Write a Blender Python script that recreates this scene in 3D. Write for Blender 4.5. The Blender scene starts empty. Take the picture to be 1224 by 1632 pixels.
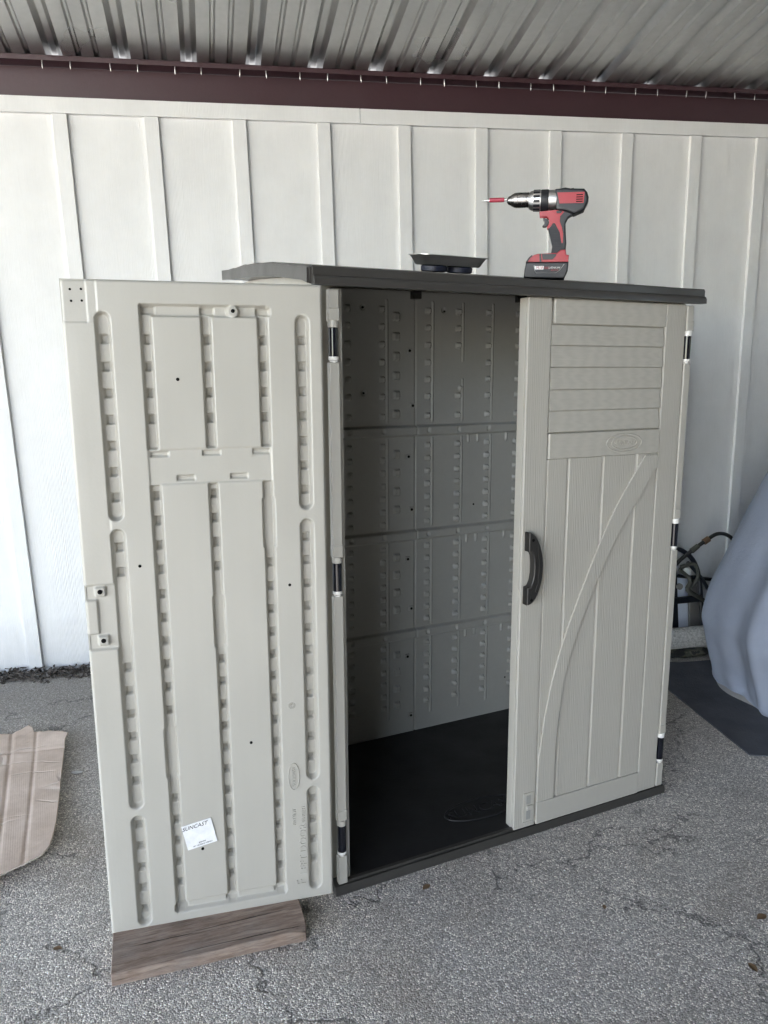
import bpy, bmesh, math, random
import numpy as np
from mathutils import Matrix, Vector

random.seed(7)
SC = bpy.context.scene
COL = SC.collection
# ------------------------------------------------------------------ camera
cam_d = bpy.data.cameras.new("camera")
cam = bpy.data.objects.new("camera", cam_d)
COL.objects.link(cam)
cam_d.sensor_fit = 'VERTICAL'
cam_d.sensor_height = 36.0
cam_d.lens = 25.873
cam_d.clip_start = 0.05
cam_d.clip_end = 3000
YAW, PITCH, ROLL = 0.19478, -0.21028, -0.02575
_f = Vector((math.sin(YAW)*math.cos(PITCH), math.cos(YAW)*math.cos(PITCH), math.sin(PITCH)))
_r0 = Vector((math.cos(YAW), -math.sin(YAW), 0)); _u0 = _r0.cross(_f)
_r = _r0*math.cos(ROLL) + _u0*math.sin(ROLL); _u = _u0*math.cos(ROLL) - _r0*math.sin(ROLL)
CAM = Vector((1.0602, -3.9171, 1.5475))
m = Matrix((_r, _u, -_f)).transposed().to_4x4(); m.translation = CAM
cam.matrix_world = m
SC.camera = cam
# ------------------------------------------------------------------ sky, sun, exposure
SUN_EL, SUN_AZ = math.radians(43), math.radians(-138)     # azimuth from +Y towards +X: sun stands behind the camera to the left
w = bpy.data.worlds.new("World"); SC.world = w; w.use_nodes = True
nt = w.node_tree; nt.nodes.clear()
sky = nt.nodes.new('ShaderNodeTexSky'); sky.sky_type = 'NISHITA'; sky.sun_disc = False
sky.sun_elevation = SUN_EL; sky.sun_rotation = SUN_AZ
sky.air_density = 1.0; sky.dust_density = 1.0; sky.ozone_density = 1.0
bg = nt.nodes.new('ShaderNodeBackground'); bg.inputs['Strength'].default_value = 0.15
wo = nt.nodes.new('ShaderNodeOutputWorld')
nt.links.new(sky.outputs[0], bg.inputs[0]); nt.links.new(bg.outputs[0], wo.inputs[0])
sd = bpy.data.lights.new("sun", 'SUN'); sd.energy = 4.2; sd.angle = math.radians(0.53); sd.color = (1.0, 0.975, 0.945)
sun = bpy.data.objects.new("sun", sd); COL.objects.link(sun)
sdir = Vector((math.sin(SUN_AZ)*math.cos(SUN_EL), math.cos(SUN_AZ)*math.cos(SUN_EL), math.sin(SUN_EL)))
sun.rotation_euler = sdir.to_track_quat('Z', 'Y').to_euler(); sun.location = sdir*30
vs = SC.view_settings
vs.view_transform = 'Standard'; vs.look = 'None'; vs.gamma = 1.0; vs.use_curve_mapping = False
vs.exposure = 2.93
SC.render.engine = 'CYCLES'
SC.cycles.max_bounces = 6; SC.cycles.diffuse_bounces = 5; SC.cycles.glossy_bounces = 3
SC.cycles.use_denoising = True
SC.cycles.caustics_reflective = False; SC.cycles.caustics_refractive = False

# ------------------------------------------------------------------ helpers
def tag(o, label=None, cat=None, group=None, kind=None):
    if label: o['label'] = label
    if cat: o['category'] = cat
    if group: o['group'] = group
    if kind: o['kind'] = kind
    return o
def empty(name, mw=None, parent=None):
    o = bpy.data.objects.new(name, None); COL.objects.link(o); o.empty_display_size = .1
    if parent: o.parent = parent
    if mw is not None: o.matrix_local = mw
    return o
def link(name, me, mat, parent=None):
    o = bpy.data.objects.new(name, me); COL.objects.link(o)
    if mat and not me.materials: me.materials.append(mat)
    if parent: o.parent = parent
    return o
def obj(name, bm, mat, parent=None, smooth=None):
    bmesh.ops.recalc_face_normals(bm, faces=bm.faces)
    me = bpy.data.meshes.new(name); bm.to_mesh(me); bm.free()
    if smooth is not None: shade(me, smooth)
    o = link(name, me, mat, parent)
    if smooth is not None and smooth <= 40:
        wn = o.modifiers.new('weighted_normals', 'WEIGHTED_NORMAL'); wn.keep_sharp = True; wn.weight = 90
    return o
def shade(me, ang):
    me.polygons.foreach_set('use_smooth', [True]*len(me.polygons))
    if ang < 180: me.set_sharp_from_angle(angle=math.radians(ang))
def NB(): return bmesh.new()
def box(bm, x0, x1, y0, y1, z0, z1, bev=0, seg=2):
    r = bmesh.ops.create_cube(bm, size=1.0)
    vs_ = r['verts']
    for v in vs_:
        v.co = Vector((x0+(v.co.x+.5)*(x1-x0), y0+(v.co.y+.5)*(y1-y0), z0+(v.co.z+.5)*(z1-z0)))
    if bev > 0:
        es = list({e for v in vs_ for e in v.link_edges})
        r2 = bmesh.ops.bevel(bm, geom=es, offset=bev, segments=seg, affect='EDGES', profile=.6)
    return vs_
def boxo(name, mat, parent, x0, x1, y0, y1, z0, z1, bev=0, seg=2):
    bm = NB(); box(bm, x0, x1, y0, y1, z0, z1, bev, seg)
    return obj(name, bm, mat, parent, 35 if bev else None)
def prism(bm, pts, a0, a1, axis='y', bev=0, seg=2):
    """polygon pts (2-D) extruded along axis: y -> (x,z); x -> (y,z); z -> (x,y)"""
    def mk(p, a):
        return {'y': (p[0], a, p[1]), 'x': (a, p[0], p[1]), 'z': (p[0], p[1], a)}[axis]
    v0 = [bm.verts.new(mk(p, a0)) for p in pts]; v1 = [bm.verts.new(mk(p, a1)) for p in pts]
    n = len(pts); fs = [bm.faces.new(v0), bm.faces.new(v1[::-1])]
    for i in range(n): fs.append(bm.faces.new((v0[i], v1[i], v1[(i+1) % n], v0[(i+1) % n])))
    if bev:
        bmesh.ops.recalc_face_normals(bm, faces=fs)
        es = list(set(fs[0].edges) | set(fs[1].edges))
        bmesh.ops.bevel(bm, geom=es, offset=bev, segments=seg, affect='EDGES', profile=.6)
def lathe(bm, prof, origin=(0, 0, 0), axis='z', seg=24, cap=True):
    """prof: list of (radius, along)"""
    ox, oy, oz = origin; rings = []
    for r, a in prof:
        ring = []
        for k in range(seg):
            t = 2*math.pi*k/seg; c, s = r*math.cos(t), r*math.sin(t)
            p = {'z': (c, s, a), 'x': (a, c, s), 'y': (c, a, s)}[axis]
            ring.append(bm.verts.new((ox+p[0], oy+p[1], oz+p[2])))
        rings.append(ring)
    for i in range(len(rings)-1):
        for k in range(seg):
            bm.faces.new((rings[i][k], rings[i][(k+1) % seg], rings[i+1][(k+1) % seg], rings[i+1][k]))
    if cap:
        bm.faces.new(rings[0]); bm.faces.new(rings[-1][::-1])
def tube(bm, pts, rad, seg=10, cap=True):
    pts = [Vector(p) for p in pts]; n = len(pts); rings = []
    ref = Vector((0.13, 0.21, 1)).normalized()
    for i, p in enumerate(pts):
        t = (pts[min(i+1, n-1)]-pts[max(i-1, 0)]).normalized()
        a = t.cross(ref)
        if a.length < .05: a = t.cross(Vector((1, 0, 0)))
        a.normalize(); b = t.cross(a)
        rr = rad[i] if isinstance(rad, (list, tuple)) else rad
        rings.append([bm.verts.new(p+rr*(math.cos(2*math.pi*k/seg)*a+math.sin(2*math.pi*k/seg)*b)) for k in range(seg)])
    for i in range(n-1):
        for k in range(seg):
            bm.faces.new((rings[i][k], rings[i][(k+1) % seg], rings[i+1][(k+1) % seg], rings[i+1][k]))
    if cap: bm.faces.new(rings[0]); bm.faces.new(rings[-1][::-1])
def spline(pts, n=8):
    pts = [Vector(p) for p in pts]; out = []
    P = [2*pts[0]-pts[1]]+pts+[2*pts[-1]-pts[-2]]
    for i in range(1, len(P)-2):
        for k in range(n):
            t = k/n; a, b, c, d = P[i-1], P[i], P[i+1], P[i+2]
            out.append(.5*((2*b)+(c-a)*t+(2*a-5*b+4*c-d)*t*t+(3*b-a-3*c+d)*t**3))
    out.append(pts[-1]); return out
def grid_mesh(name, us, vs_, X, Y, Z, mat, parent, mask=None, flip=False):
    """quad grid over arrays (len(us) x len(vs)); mask selects cells"""
    nu, nv = len(us), len(vs_)
    co = np.stack([X, Y, Z], -1).reshape(-1, 3)
    idx = np.arange(nu*nv).reshape(nu, nv)
    q = np.stack([idx[:-1, :-1], idx[1:, :-1], idx[1:, 1:], idx[:-1, 1:]], -1)
    if flip: q = q[..., ::-1]
    q = q.reshape(-1, 4) if mask is None else q[mask]
    used, inv = np.unique(q.ravel(), return_inverse=True)
    co = co[used]; q = inv.reshape(-1, 4)
    me = bpy.data.meshes.new(name)
    me.vertices.add(len(co)); me.vertices.foreach_set('co', co.astype(np.float32).ravel())
    me.loops.add(q.size); me.loops.foreach_set('vertex_index', q.astype(np.int32).ravel())
    me.polygons.add(len(q)); me.polygons.foreach_set('loop_start', np.arange(0, q.size, 4, dtype=np.int32))
    me.polygons.foreach_set('use_smooth', np.ones(len(q), bool))
    me.update(calc_edges=True); me.validate()
    return link(name, me, mat, parent)
def rr(U, V, u0, u1, v0, v1, r=.003):
    cx, cy, hx, hy = (u0+u1)/2, (v0+v1)/2, abs(u1-u0)/2, abs(v1-v0)/2
    r = min(r, hx, hy)
    qx, qy = np.abs(U-cx)-hx+r, np.abs(V-cy)-hy+r
    return np.hypot(np.maximum(qx, 0), np.maximum(qy, 0))+np.minimum(np.maximum(qx, qy), 0)-r
def st(s, wdt=.006):
    t = np.clip(.5-s/wdt, 0, 1); return t*t*(3-2*t)
def text_mesh(txt, size, depth, res=2, shear=0.0):
    cu = bpy.data.curves.new('lettering', 'FONT'); cu.body = txt; cu.size = size; cu.extrude = depth
    cu.resolution_u = res; cu.align_x = 'CENTER'; cu.align_y = 'CENTER'; cu.shear = shear
    to = bpy.data.objects.new('tmp_text', cu); COL.objects.link(to)
    dg = bpy.context.evaluated_depsgraph_get()
    me = bpy.data.meshes.new_from_object(to.evaluated_get(dg))
    bpy.data.objects.remove(to); bpy.data.curves.remove(cu)
    return me
def text_obj(name, txt, size, depth, mat, parent, mw, shear=0.0):
    me = text_mesh(txt, size, depth, shear=shear); me.materials.clear()
    o = link(name, me, mat, parent); o.matrix_local = mw; return o

# ------------------------------------------------------------------ materials
class N:
    def __init__(s, name):
        s.m = bpy.data.materials.new(name); s.m.use_nodes = True
        s.t = s.m.node_tree; s.t.nodes.clear()
        s.out = s.new('ShaderNodeOutputMaterial'); s.b = s.new('ShaderNodeBsdfPrincipled')
        s.l(s.b.outputs[0], s.out.inputs[0]); s.tc = s.new('ShaderNodeTexCoord')
    def new(s, t, **kw):
        n = s.t.nodes.new(t)
        for k, v in kw.items(): setattr(n, k, v)
        return n
    def l(s, a, b): s.t.links.new(a, b)
    def mapping(s, scale, loc=(0, 0, 0), rot=(0, 0, 0), src=None):
        n = s.new('ShaderNodeMapping'); n.inputs['Scale'].default_value = scale
        n.inputs['Location'].default_value = loc; n.inputs['Rotation'].default_value = rot
        s.l(src or s.tc.outputs['Object'], n.inputs[0]); return n.outputs[0]
    def noise(s, vec, scale, detail=4, rough=.5, dist=0, out='Fac'):
        n = s.new('ShaderNodeTexNoise'); n.inputs['Scale'].default_value = scale
        n.inputs['Detail'].default_value = detail; n.inputs['Roughness'].default_value = rough
        n.inputs['Distortion'].default_value = dist; s.l(vec, n.inputs['Vector']); return n.outputs[out]
    def vor(s, vec, scale, feat='F1', out='Distance', rnd=1):
        n = s.new('ShaderNodeTexVoronoi', feature=feat); n.inputs['Scale'].default_value = scale
        n.inputs['Randomness'].default_value = rnd; s.l(vec, n.inputs['Vector']); return n.outputs[out]
    def ramp(s, fac, stops, interp='LINEAR'):
        n = s.new('ShaderNodeValToRGB'); e = n.color_ramp.elements; n.color_ramp.interpolation = interp
        while len(e) < len(stops): e.new(.5)
        for i, (p, c) in enumerate(stops):
            e[i].position = p; e[i].color = (*c, 1) if isinstance(c, tuple) else (c, c, c, 1)
        s.l(fac, n.inputs[0]); return n.outputs[0]
    def mix(s, fac, a, b, mode='MIX'):
        n = s.new('ShaderNodeMix', data_type='RGBA', blend_type=mode)
        for k, v in ((0, fac), (6, a), (7, b)):
            if hasattr(v, 'is_linked'): s.l(v, n.inputs[k])
            else: n.inputs[k].default_value = v if k == 0 else (*v, 1)
        return n.outputs[2]
    def math(s, op, a, b=0.0, clamp=False):
        n = s.new('ShaderNodeMath', operation=op, use_clamp=clamp)
        for k, v in ((0, a), (1, b)):
            if hasattr(v, 'is_linked'): s.l(v, n.inputs[k])
            else: n.inputs[k].default_value = v
        return n.outputs[0]
    def bump(s, h, dist, strength=1.0):
        n = s.new('ShaderNodeBump'); n.inputs['Distance'].default_value = dist; n.inputs['Strength'].default_value = strength
        s.l(h, n.inputs['Height']); s.l(n.outputs[0], s.b.inputs['Normal'])
    def set(s, **kw):
        for k, v in kw.items():
            i = s.b.inputs[k.replace('_', ' ')]
            if hasattr(v, 'is_linked'): s.l(v, i)
            elif isinstance(v, tuple): i.default_value = (*v, 1)
            else: i.default_value = v
        return s.m

def plastic(name, col, rough=.45, var=.06, bump=.0003, bscale=180, spec=.5):
    n = N(name); v = n.tc.outputs['Object']
    a = n.noise(v, 3.0, 5, .6); d = n.noise(v, 60, 4, .6)
    c0 = tuple(x*(1-var) for x in col); c1 = tuple(min(1, x*(1+var)) for x in col)
    c = n.ramp(n.math('ADD', n.math('MULTIPLY', a, .7), n.math('MULTIPLY', d, .3)), [(.3, c0), (.7, c1)])
    n.bump(n.noise(v, bscale, 3, .6), bump)
    return n.set(Base_Color=c, Roughness=n.ramp(n.noise(v, 7, 4, .6), [(.3, rough-.07), (.7, rough+.1)]), Specular_IOR_Level=spec)
def flat(name, col, rough=.5, metal=0.0, spec=.5):
    n = N(name); v = n.tc.outputs['Object']
    c = n.ramp(n.noise(v, 40, 4, .6), [(.3, tuple(x*.9 for x in col)), (.7, tuple(min(1, x*1.08) for x in col))])
    return n.set(Base_Color=c, Roughness=rough, Metallic=metal, Specular_IOR_Level=spec)

TAN = (0.43, 0.415, 0.372)
def mat_tan():
    n = N('tan_plastic'); v = n.tc.outputs['Object']
    a = n.noise(v, 2.5, 5, .6)
    streak = n.noise(n.mapping((30, 30, 1.2)), 1.0, 4, .6)
    c = n.ramp(n.math('ADD', n.math('MULTIPLY', a, .6), n.math('MULTIPLY', streak, .4)),
               [(.3, tuple(x*.96 for x in TAN)), (.7, tuple(x*1.03 for x in TAN))])
    scuff = n.ramp(n.noise(n.mapping((14, 14, 14)), 1.0, 8, .75), [(.70, 0.0), (.78, 1.0)])
    c = n.mix(n.math('MULTIPLY', scuff, .18), c, (.74, .72, .66))
    n.bump(n.noise(v, 160, 3, .6), .0002)
    return n.set(Base_Color=c, Roughness=n.ramp(n.noise(v, 9, 5, .6), [(.3, .29), (.7, .44)]), Specular_IOR_Level=.5)
def mat_grain(name, col, horiz=False, strength=.0006, scale=1.0):
    n = N(name)
    sx, sz = ((6, 220) if horiz else (220, 6))
    v = n.mapping((sx*scale, 40, sz*scale))
    warp = n.noise(n.mapping((3, 3, 2)), 1.0, 3, .5, out='Color')
    mv = n.new('ShaderNodeVectorMath', operation='MULTIPLY_ADD')
    mv.inputs[1].default_value = (6, 0, 6); n.l(warp, mv.inputs[0]); n.l(v, mv.inputs[2])
    g = n.noise(mv.outputs[0], 1.0, 5, .65)
    wv = n.new('ShaderNodeTexWave', wave_type='RINGS', rings_direction='Z' if horiz else 'Y')
    wv.inputs['Scale'].default_value = 5; wv.inputs['Distortion'].default_value = 6; wv.inputs['Detail'].default_value = 3
    wv.inputs['Detail Scale'].default_value = 1.2
    n.l(n.mapping((1.2, 6, 9) if horiz else (9, 6, .55)), wv.inputs[0])
    h = n.math('ADD', n.math('MULTIPLY', g, .75), n.math('MULTIPLY', wv.outputs['Fac'], .35))
    c = n.ramp(h, [(.25, tuple(x*.93 for x in col)), (.75, tuple(min(1, x*1.03) for x in col))])
    n.bump(h, strength, 1.0)
    return n.set(Base_Color=c, Roughness=.52, Specular_IOR_Level=.4)
def mat_siding(name='painted_siding', bstr=.0013):
    n = N(name); col = (.80, .80, .79)
    oi = n.new('ShaderNodeObjectInfo')
    off = n.new('ShaderNodeVectorMath', operation='MULTIPLY_ADD')
    off.inputs[1].default_value = (7.3, 0, 9.1)
    cmb = n.new('ShaderNodeCombineXYZ'); n.l(oi.outputs['Random'], cmb.inputs[0]); n.l(oi.outputs['Random'], cmb.inputs[2])
    n.l(cmb.outputs[0], off.inputs[0]); n.l(n.tc.outputs['Object'], off.inputs[2])
    v0 = off.outputs[0]
    v = n.mapping((250, 10, 6), src=v0)
    warp = n.noise(n.mapping((2.5, 1, 1.6), src=v0), 1.0, 3, .5, out='Color')
    mv = n.new('ShaderNodeVectorMath', operation='MULTIPLY_ADD'); mv.inputs[1].default_value = (10, 0, 3)
    n.l(warp, mv.inputs[0]); n.l(v, mv.inputs[2])
    g = n.noise(mv.outputs[0], 1.0, 4, .6)
    wv = n.new('ShaderNodeTexWave', wave_type='RINGS', rings_direction='Y')
    wv.inputs['Scale'].default_value = 9; wv.inputs['Distortion'].default_value = 5; wv.inputs['Detail'].default_value = 3
    wv.inputs['Detail Scale'].default_value = .9
    n.l(n.mapping((5.5, 1, .42), src=v0), wv.inputs[0])
    msk = n.ramp(n.noise(n.mapping((3.5, 1, .35), src=v0), 1.0, 2, .5), [(.48, 0.0), (.62, 1.0)])
    h = n.math('ADD', n.math('MULTIPLY', g, .8), n.math('MULTIPLY', n.math('MULTIPLY', wv.outputs['Fac'], msk), .55))
    dirt = n.ramp(n.noise(n.mapping((4, 4, 3)), 1.0, 6, .7), [(.35, 1.0), (.75, .9)])
    c = n.mix(1.0, n.ramp(h, [(.2, tuple(x*.95 for x in col)), (.8, tuple(x*1.02 for x in col))]), dirt, 'MULTIPLY')
    sxyz = n.new('ShaderNodeSeparateXYZ'); n.l(n.tc.outputs['Object'], sxyz.inputs[0])
    low = n.math('ADD', sxyz.outputs[2], n.math('MULTIPLY', n.math('SUBTRACT', n.noise(n.mapping((9, 9, 5)), 1.0, 6, .7), .5), .35))
    dirt_shade = n.ramp(low, [(.0, .55), (.30, 0.0)])                              # dirt low on the boards, also painting in the dimmer light there
    c = n.mix(dirt_shade, c, (.40, .40, .41))
    n.bump(h, bstr)
    return n.set(Base_Color=c, Roughness=.6, Specular_IOR_Level=.3)
def mat_ground():
    n = N('exposed_aggregate'); v = n.tc.outputs['Object']
    wob = n.noise(v, 45, 2, .5, out='Color')
    mv = n.new('ShaderNodeVectorMath', operation='MULTIPLY_ADD'); mv.inputs[1].default_value = (.008, .008, .008)
    n.l(wob, mv.inputs[0]); n.l(v, mv.inputs[2]); vv = mv.outputs[0]
    d1 = n.vor(vv, 215); c1 = n.vor(vv, 215, out='Color')
    e1 = n.vor(vv, 215, feat='DISTANCE_TO_EDGE')
    sep = n.new('ShaderNodeSeparateColor'); n.l(c1, sep.inputs[0])
    stone = n.ramp(sep.outputs[0], [(0, (.15, .144, .136)), (.3, (.28, .27, .255)), (.6, (.42, .405, .385)), (.85, (.58, .56, .53)), (1, (.84, .82, .78))])
    tint = n.mix(.22, stone, n.ramp(sep.outputs[1], [(0, (.39, .355, .31)), (.5, (.36, .35, .335)), (1, (.33, .33, .335))]))
    joint = n.ramp(e1, [(.0, 0.0), (.14, 1.0)])
    c = n.mix(joint, (.11, .104, .098), tint)
    # worn patches and dust
    big = n.noise(v, 1.1, 6, .65)
    c = n.mix(1.0, c, n.ramp(big, [(.3, (1.46, 1.40, 1.32)), (.5, (1.84, 1.78, 1.69)), (.72, (2.1, 2.04, 1.95))]), 'MULTIPLY')
    rust = n.ramp(n.noise(n.mapping((1, 1, 1), (4, 9, 0)), 1.7, 5, .7), [(.52, 0.0), (.72, 1.0)])
    c = n.mix(n.math('MULTIPLY', rust, .38), c, (.25, .19, .13))
    pale = n.ramp(n.noise(n.mapping((1, 1, 1), (1.3, 2.2, 0)), 2.3, 5, .7), [(.58, 0.0), (.74, 1.0)])
    c = n.mix(n.math('MULTIPLY', pale, .38), c, (.62, .59, .54))
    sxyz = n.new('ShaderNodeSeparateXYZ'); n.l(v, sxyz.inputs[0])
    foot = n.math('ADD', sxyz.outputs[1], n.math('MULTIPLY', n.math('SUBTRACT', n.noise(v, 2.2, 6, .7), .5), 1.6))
    foot = n.ramp(n.math('ADD', foot, 1.5), [(.0, 0.0), (1.0, 1.0)])          # dirt along the wall, painted darker to offset the strong light there
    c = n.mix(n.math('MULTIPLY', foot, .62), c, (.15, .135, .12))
    # hairline cracks
    cw = n.noise(v, 3.0, 5, .65, out='Color')
    m2 = n.new('ShaderNodeVectorMath', operation='MULTIPLY_ADD'); m2.inputs[1].default_value = (.55, .55, .55)
    n.l(cw, m2.inputs[0]); n.l(v, m2.inputs[2])
    ed = n.vor(n.mapping((.8, 1.25, 1), (.37, .9, 0), src=m2.outputs[0]), 1.0, feat='DISTANCE_TO_EDGE')
    brk = n.noise(v, 6, 3, .6)
    crack = n.math('MULTIPLY', n.ramp(ed, [(.0, 1.0), (.004, .85), (.0095, 0.0)]), n.ramp(brk, [(.42, 0.0), (.52, 1.0)]))
    c = n.mix(n.math('MULTIPLY', crack, .62), c, (.03, .03, .03))
    h = n.math('SUBTRACT', n.math('MULTIPLY', n.math('SUBTRACT', 1.0, d1), n.math('ADD', .5, sep.outputs[2])), n.math('MULTIPLY', crack, 1.1))
    n.bump(n.math('ADD', h, n.math('MULTIPLY', n.noise(v, 400, 3, .6), .25)), .0038)
    return n.set(Base_Color=c, Roughness=n.ramp(sep.outputs[1], [(0, .45), (1, .85)]), Specular_IOR_Level=.5)
def mat_steel(name, col, rough, metal=1.0, var=.1, bmp=.0002):
    n = N(name); v = n.tc.outputs['Object']
    a = n.noise(n.mapping((1, 1, 1)), 5, 6, .65)
    n.bump(n.noise(v, 90, 3, .5), bmp)
    return n.set(Base_Color=n.ramp(a, [(.3, tuple(x*(1-var) for x in col)), (.7, tuple(min(1, x*(1+var)) for x in col))]),
                 Roughness=n.ramp(n.noise(v, 12, 5, .6), [(.3, rough-.06), (.7, rough+.1)]), Metallic=metal)
def mat_deck():
    n = N('galvalume_deck'); v = n.tc.outputs['Object']
    c = n.ramp(n.noise(v, 30, 5, .6), [(.3, (.43, .43, .425)), (.7, (.47, .47, .465))])
    return n.set(Base_Color=c, Roughness=n.ramp(n.noise(v, 1.5, 3, .5), [(.3, .27), (.7, .33)]), Metallic=1.0)
def mat_board():
    n = N('weathered_wood')
    wv = n.noise(n.mapping((5, 9, 9)), 1.0, 3, .5, out='Color')
    mv = n.new('ShaderNodeVectorMath', operation='MULTIPLY_ADD'); mv.inputs[1].default_value = (.3, 2.2, 2.2)
    n.l(wv, mv.inputs[0]); n.l(n.mapping((7, 75, 75)), mv.inputs[2])
    g = n.noise(mv.outputs[0], 1.0, 8, .7)
    f = n.noise(n.mapping((14, 420, 420)), 1.0, 4, .65)
    blot = n.noise(n.mapping((9, 14, 14)), 1.0, 6, .7)
    c = n.ramp(g, [(.28, (.125, .088, .068)), (.5, (.27, .20, .158)), (.72, (.43, .345, .28))])
    c = n.mix(n.ramp(blot, [(.45, 0.0), (.72, .5)]), c, (.33, .30, .27))
    c = n.mix(n.ramp(f, [(.33, .7), (.43, 0.0)]), c, (.07, .053, .043))
    split = n.ramp(n.noise(n.mapping((2.2, 130, 130), (3, 1, 2)), 1.0, 2, .5), [(.30, 1.0), (.335, 0.0)])
    c = n.mix(n.math('MULTIPLY', split, .85), c, (.025, .02, .016))
    n.bump(n.math('SUBTRACT', n.math('ADD', g, n.math('MULTIPLY', f, .7)), n.math('MULTIPLY', split, 1.2)), .0022)
    return n.set(Base_Color=c, Roughness=.85, Specular_IOR_Level=.2)
def mat_card():
    n = N('kraft_cardboard'); v = n.tc.outputs['Object']
    fl = n.new('ShaderNodeTexWave', wave_type='BANDS', bands_direction='X'); fl.inputs['Scale'].default_value = 45
    fl.inputs['Distortion'].default_value = .6; n.l(n.mapping((1, 1, 1), rot=(0, 0, math.radians(-14))), fl.inputs[0])
    st_ = n.noise(v, 6, 6, .7)
    c = n.ramp(st_, [(.3, (.50, .39, .31)), (.6, (.66, .54, .45)), (.8, (.78, .68, .60))])
    brown = n.ramp(n.noise(n.mapping((1, 1, 1), (3, 1, 0)), 2.4, 4, .6), [(.5, 0.0), (.75, 1.0)])
    c = n.mix(n.math('MULTIPLY', brown, .5), c, (.36, .26, .18))
    cr = n.new('ShaderNodeVectorMath', operation='MULTIPLY_ADD'); cr.inputs[1].default_value = (.1, .1, .1)
    n.l(n.noise(v, 5, 3, .5, out='Color'), cr.inputs[0]); n.l(v, cr.inputs[2])
    e = n.vor(n.mapping((2.2, 7, 1), rot=(0, 0, .9), src=cr.outputs[0]), 1.0, feat='DISTANCE_TO_EDGE')
    crease = n.math('MULTIPLY', n.ramp(e, [(0, 1.0), (.03, 0.0)]), n.ramp(n.noise(v, 4, 2, .5), [(.5, 0.0), (.6, 1.0)]))
    c = n.mix(n.math('MULTIPLY', crease, .45), c, (.78, .70, .63))
    n.bump(n.math('ADD', n.math('MULTIPLY', fl.outputs['Fac'], .04), n.math('ADD', n.math('MULTIPLY', st_, .8), n.math('MULTIPLY', crease, -.9))), .0035)
    return n.set(Base_Color=c, Roughness=.85, Specular_IOR_Level=.15)
def mat_fabric(name, col, scale=500, bump=.0006, rough=.8, var=.12):
    n = N(name); v = n.tc.outputs['Object']
    a = n.noise(v, 4, 5, .6); w1 = n.noise(v, scale, 2, .5)
    n.bump(n.math('ADD', n.math('MULTIPLY', n.noise(v, 9, 4, .6), 3.0), w1), bump)
    return n.set(Base_Color=n.ramp(a, [(.3, tuple(x*(1-var) for x in col)), (.7, tuple(x*(1+var) for x in col))]), Roughness=rough, Specular_IOR_Level=.2)
def mat_camo():
    n = N('camouflage_cloth'); v = n.tc.outputs['Object']
    c = n.ramp(n.noise(v, 14, 3, .5), [(.38, (.012, .013, .012)), (.46, (.05, .052, .035)), (.55, (.10, .095, .07)), (.62, (.02, .02, .018))], 'CONSTANT')
    n.bump(n.noise(v, 22, 4, .6), .01)
    return n.set(Base_Color=c, Roughness=.9)

M = dict(
    tan=mat_tan(), grain=mat_grain('tan_woodgrain_plastic', TAN, strength=.0010), grainh=mat_grain('tan_woodgrain_plastic_across', TAN, True, .0004),
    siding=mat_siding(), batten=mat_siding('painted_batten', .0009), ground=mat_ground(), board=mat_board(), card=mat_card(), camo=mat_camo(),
    inner=plastic('shaded_tan_plastic', (.30, .303, .287), .5),  # the same tan plastic, coloured darker for the shade inside the shed
    taupe=plastic('dark_taupe_plastic', (.040, .038, .034), .5, .1, .0004),
    rooft=plastic('dark_grey_roof_plastic', (.046, .0435, .040), .33, .1, .0003, 120, .6),
    floorp=plastic('black_floor_plastic', (.013, .0135, .015), .5, .2, .0005, 90, .4),
    pin=flat('black_glossy_pin', (.006, .007, .012), .12), white=flat('white_nylon', (.78, .77, .74), .4),
    handle=plastic('dark_handle_plastic', (.020, .019, .018), .42, .1),
    hole=flat('hole_dark', (.004, .004, .004), .8, 0, .1),  # near-black fill in place of the shade inside holes and vents; also screw heads
    deck=mat_deck(),
    beam=plastic('maroon_primer', (.050, .023, .028), .40, .12, .0006, 60, .5),
    brown=plastic('added_wall_beige', (.20, .19, .17), .5, .1),
    cardedge=plastic('torn_cardboard_edge', (.72, .64, .56), .9, .2, .002, 300),
    screw=mat_steel('zinc_screw', (.62, .61, .60), .35), sticker=flat('white_sticker', (.80, .81, .82), .45), ink=flat('black_ink', (.02, .02, .022), .6),
    mat_black=mat_fabric('black_rubber_mat', (.082, .086, .097), 120, .002, .8, .25),
    cover=mat_fabric('blue_grey_cover_cloth', (.345, .39, .49), 700, .0015, .75, .06),
    lining=mat_fabric('grey_cover_lining', (.36, .355, .345), 500, .001, .8, .15),
    tubeb=plastic('black_tube_paint', (.010, .012, .018), .35, .1),
    cable=plastic('black_rubber_cable', (.016, .016, .016), .55, .2), brass=mat_steel('dull_brass', (.28, .18, .11), .5),
    panelb=plastic('pale_blue_panel', (.66, .71, .80), .6, .08), greyp=plastic('grey_green_webbing', (.075, .075, .062), .8, .25),
    greybox=plastic('grey_box_plastic', (.24, .235, .22), .6, .1),
    red=plastic('red_tool_plastic', (.33, .022, .032), .40, .08), blk=plastic('black_tool_plastic', (.013, .014, .018), .45, .15),
    rubber=plastic('grey_grip_rubber', (.032, .034, .040), .7, .15), chrome=mat_steel('dark_chrome', (.30, .29, .28), .22),
    silver=mat_steel('cast_silver', (.60, .60, .59), .35), pink=plastic('red_bit_sleeve', (.36, .03, .06), .4),
    tray=mat_steel('brushed_stainless', (.62, .62, .61), .40), magnet=plastic('navy_rubber_magnet', (.006, .009, .024), .5),
    leaf=plastic('dry_leaf_brown', (.24, .155, .085), .8, .3), pebble=plastic('pale_pebble', (.42, .40, .36), .8, .2),
)
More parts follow.
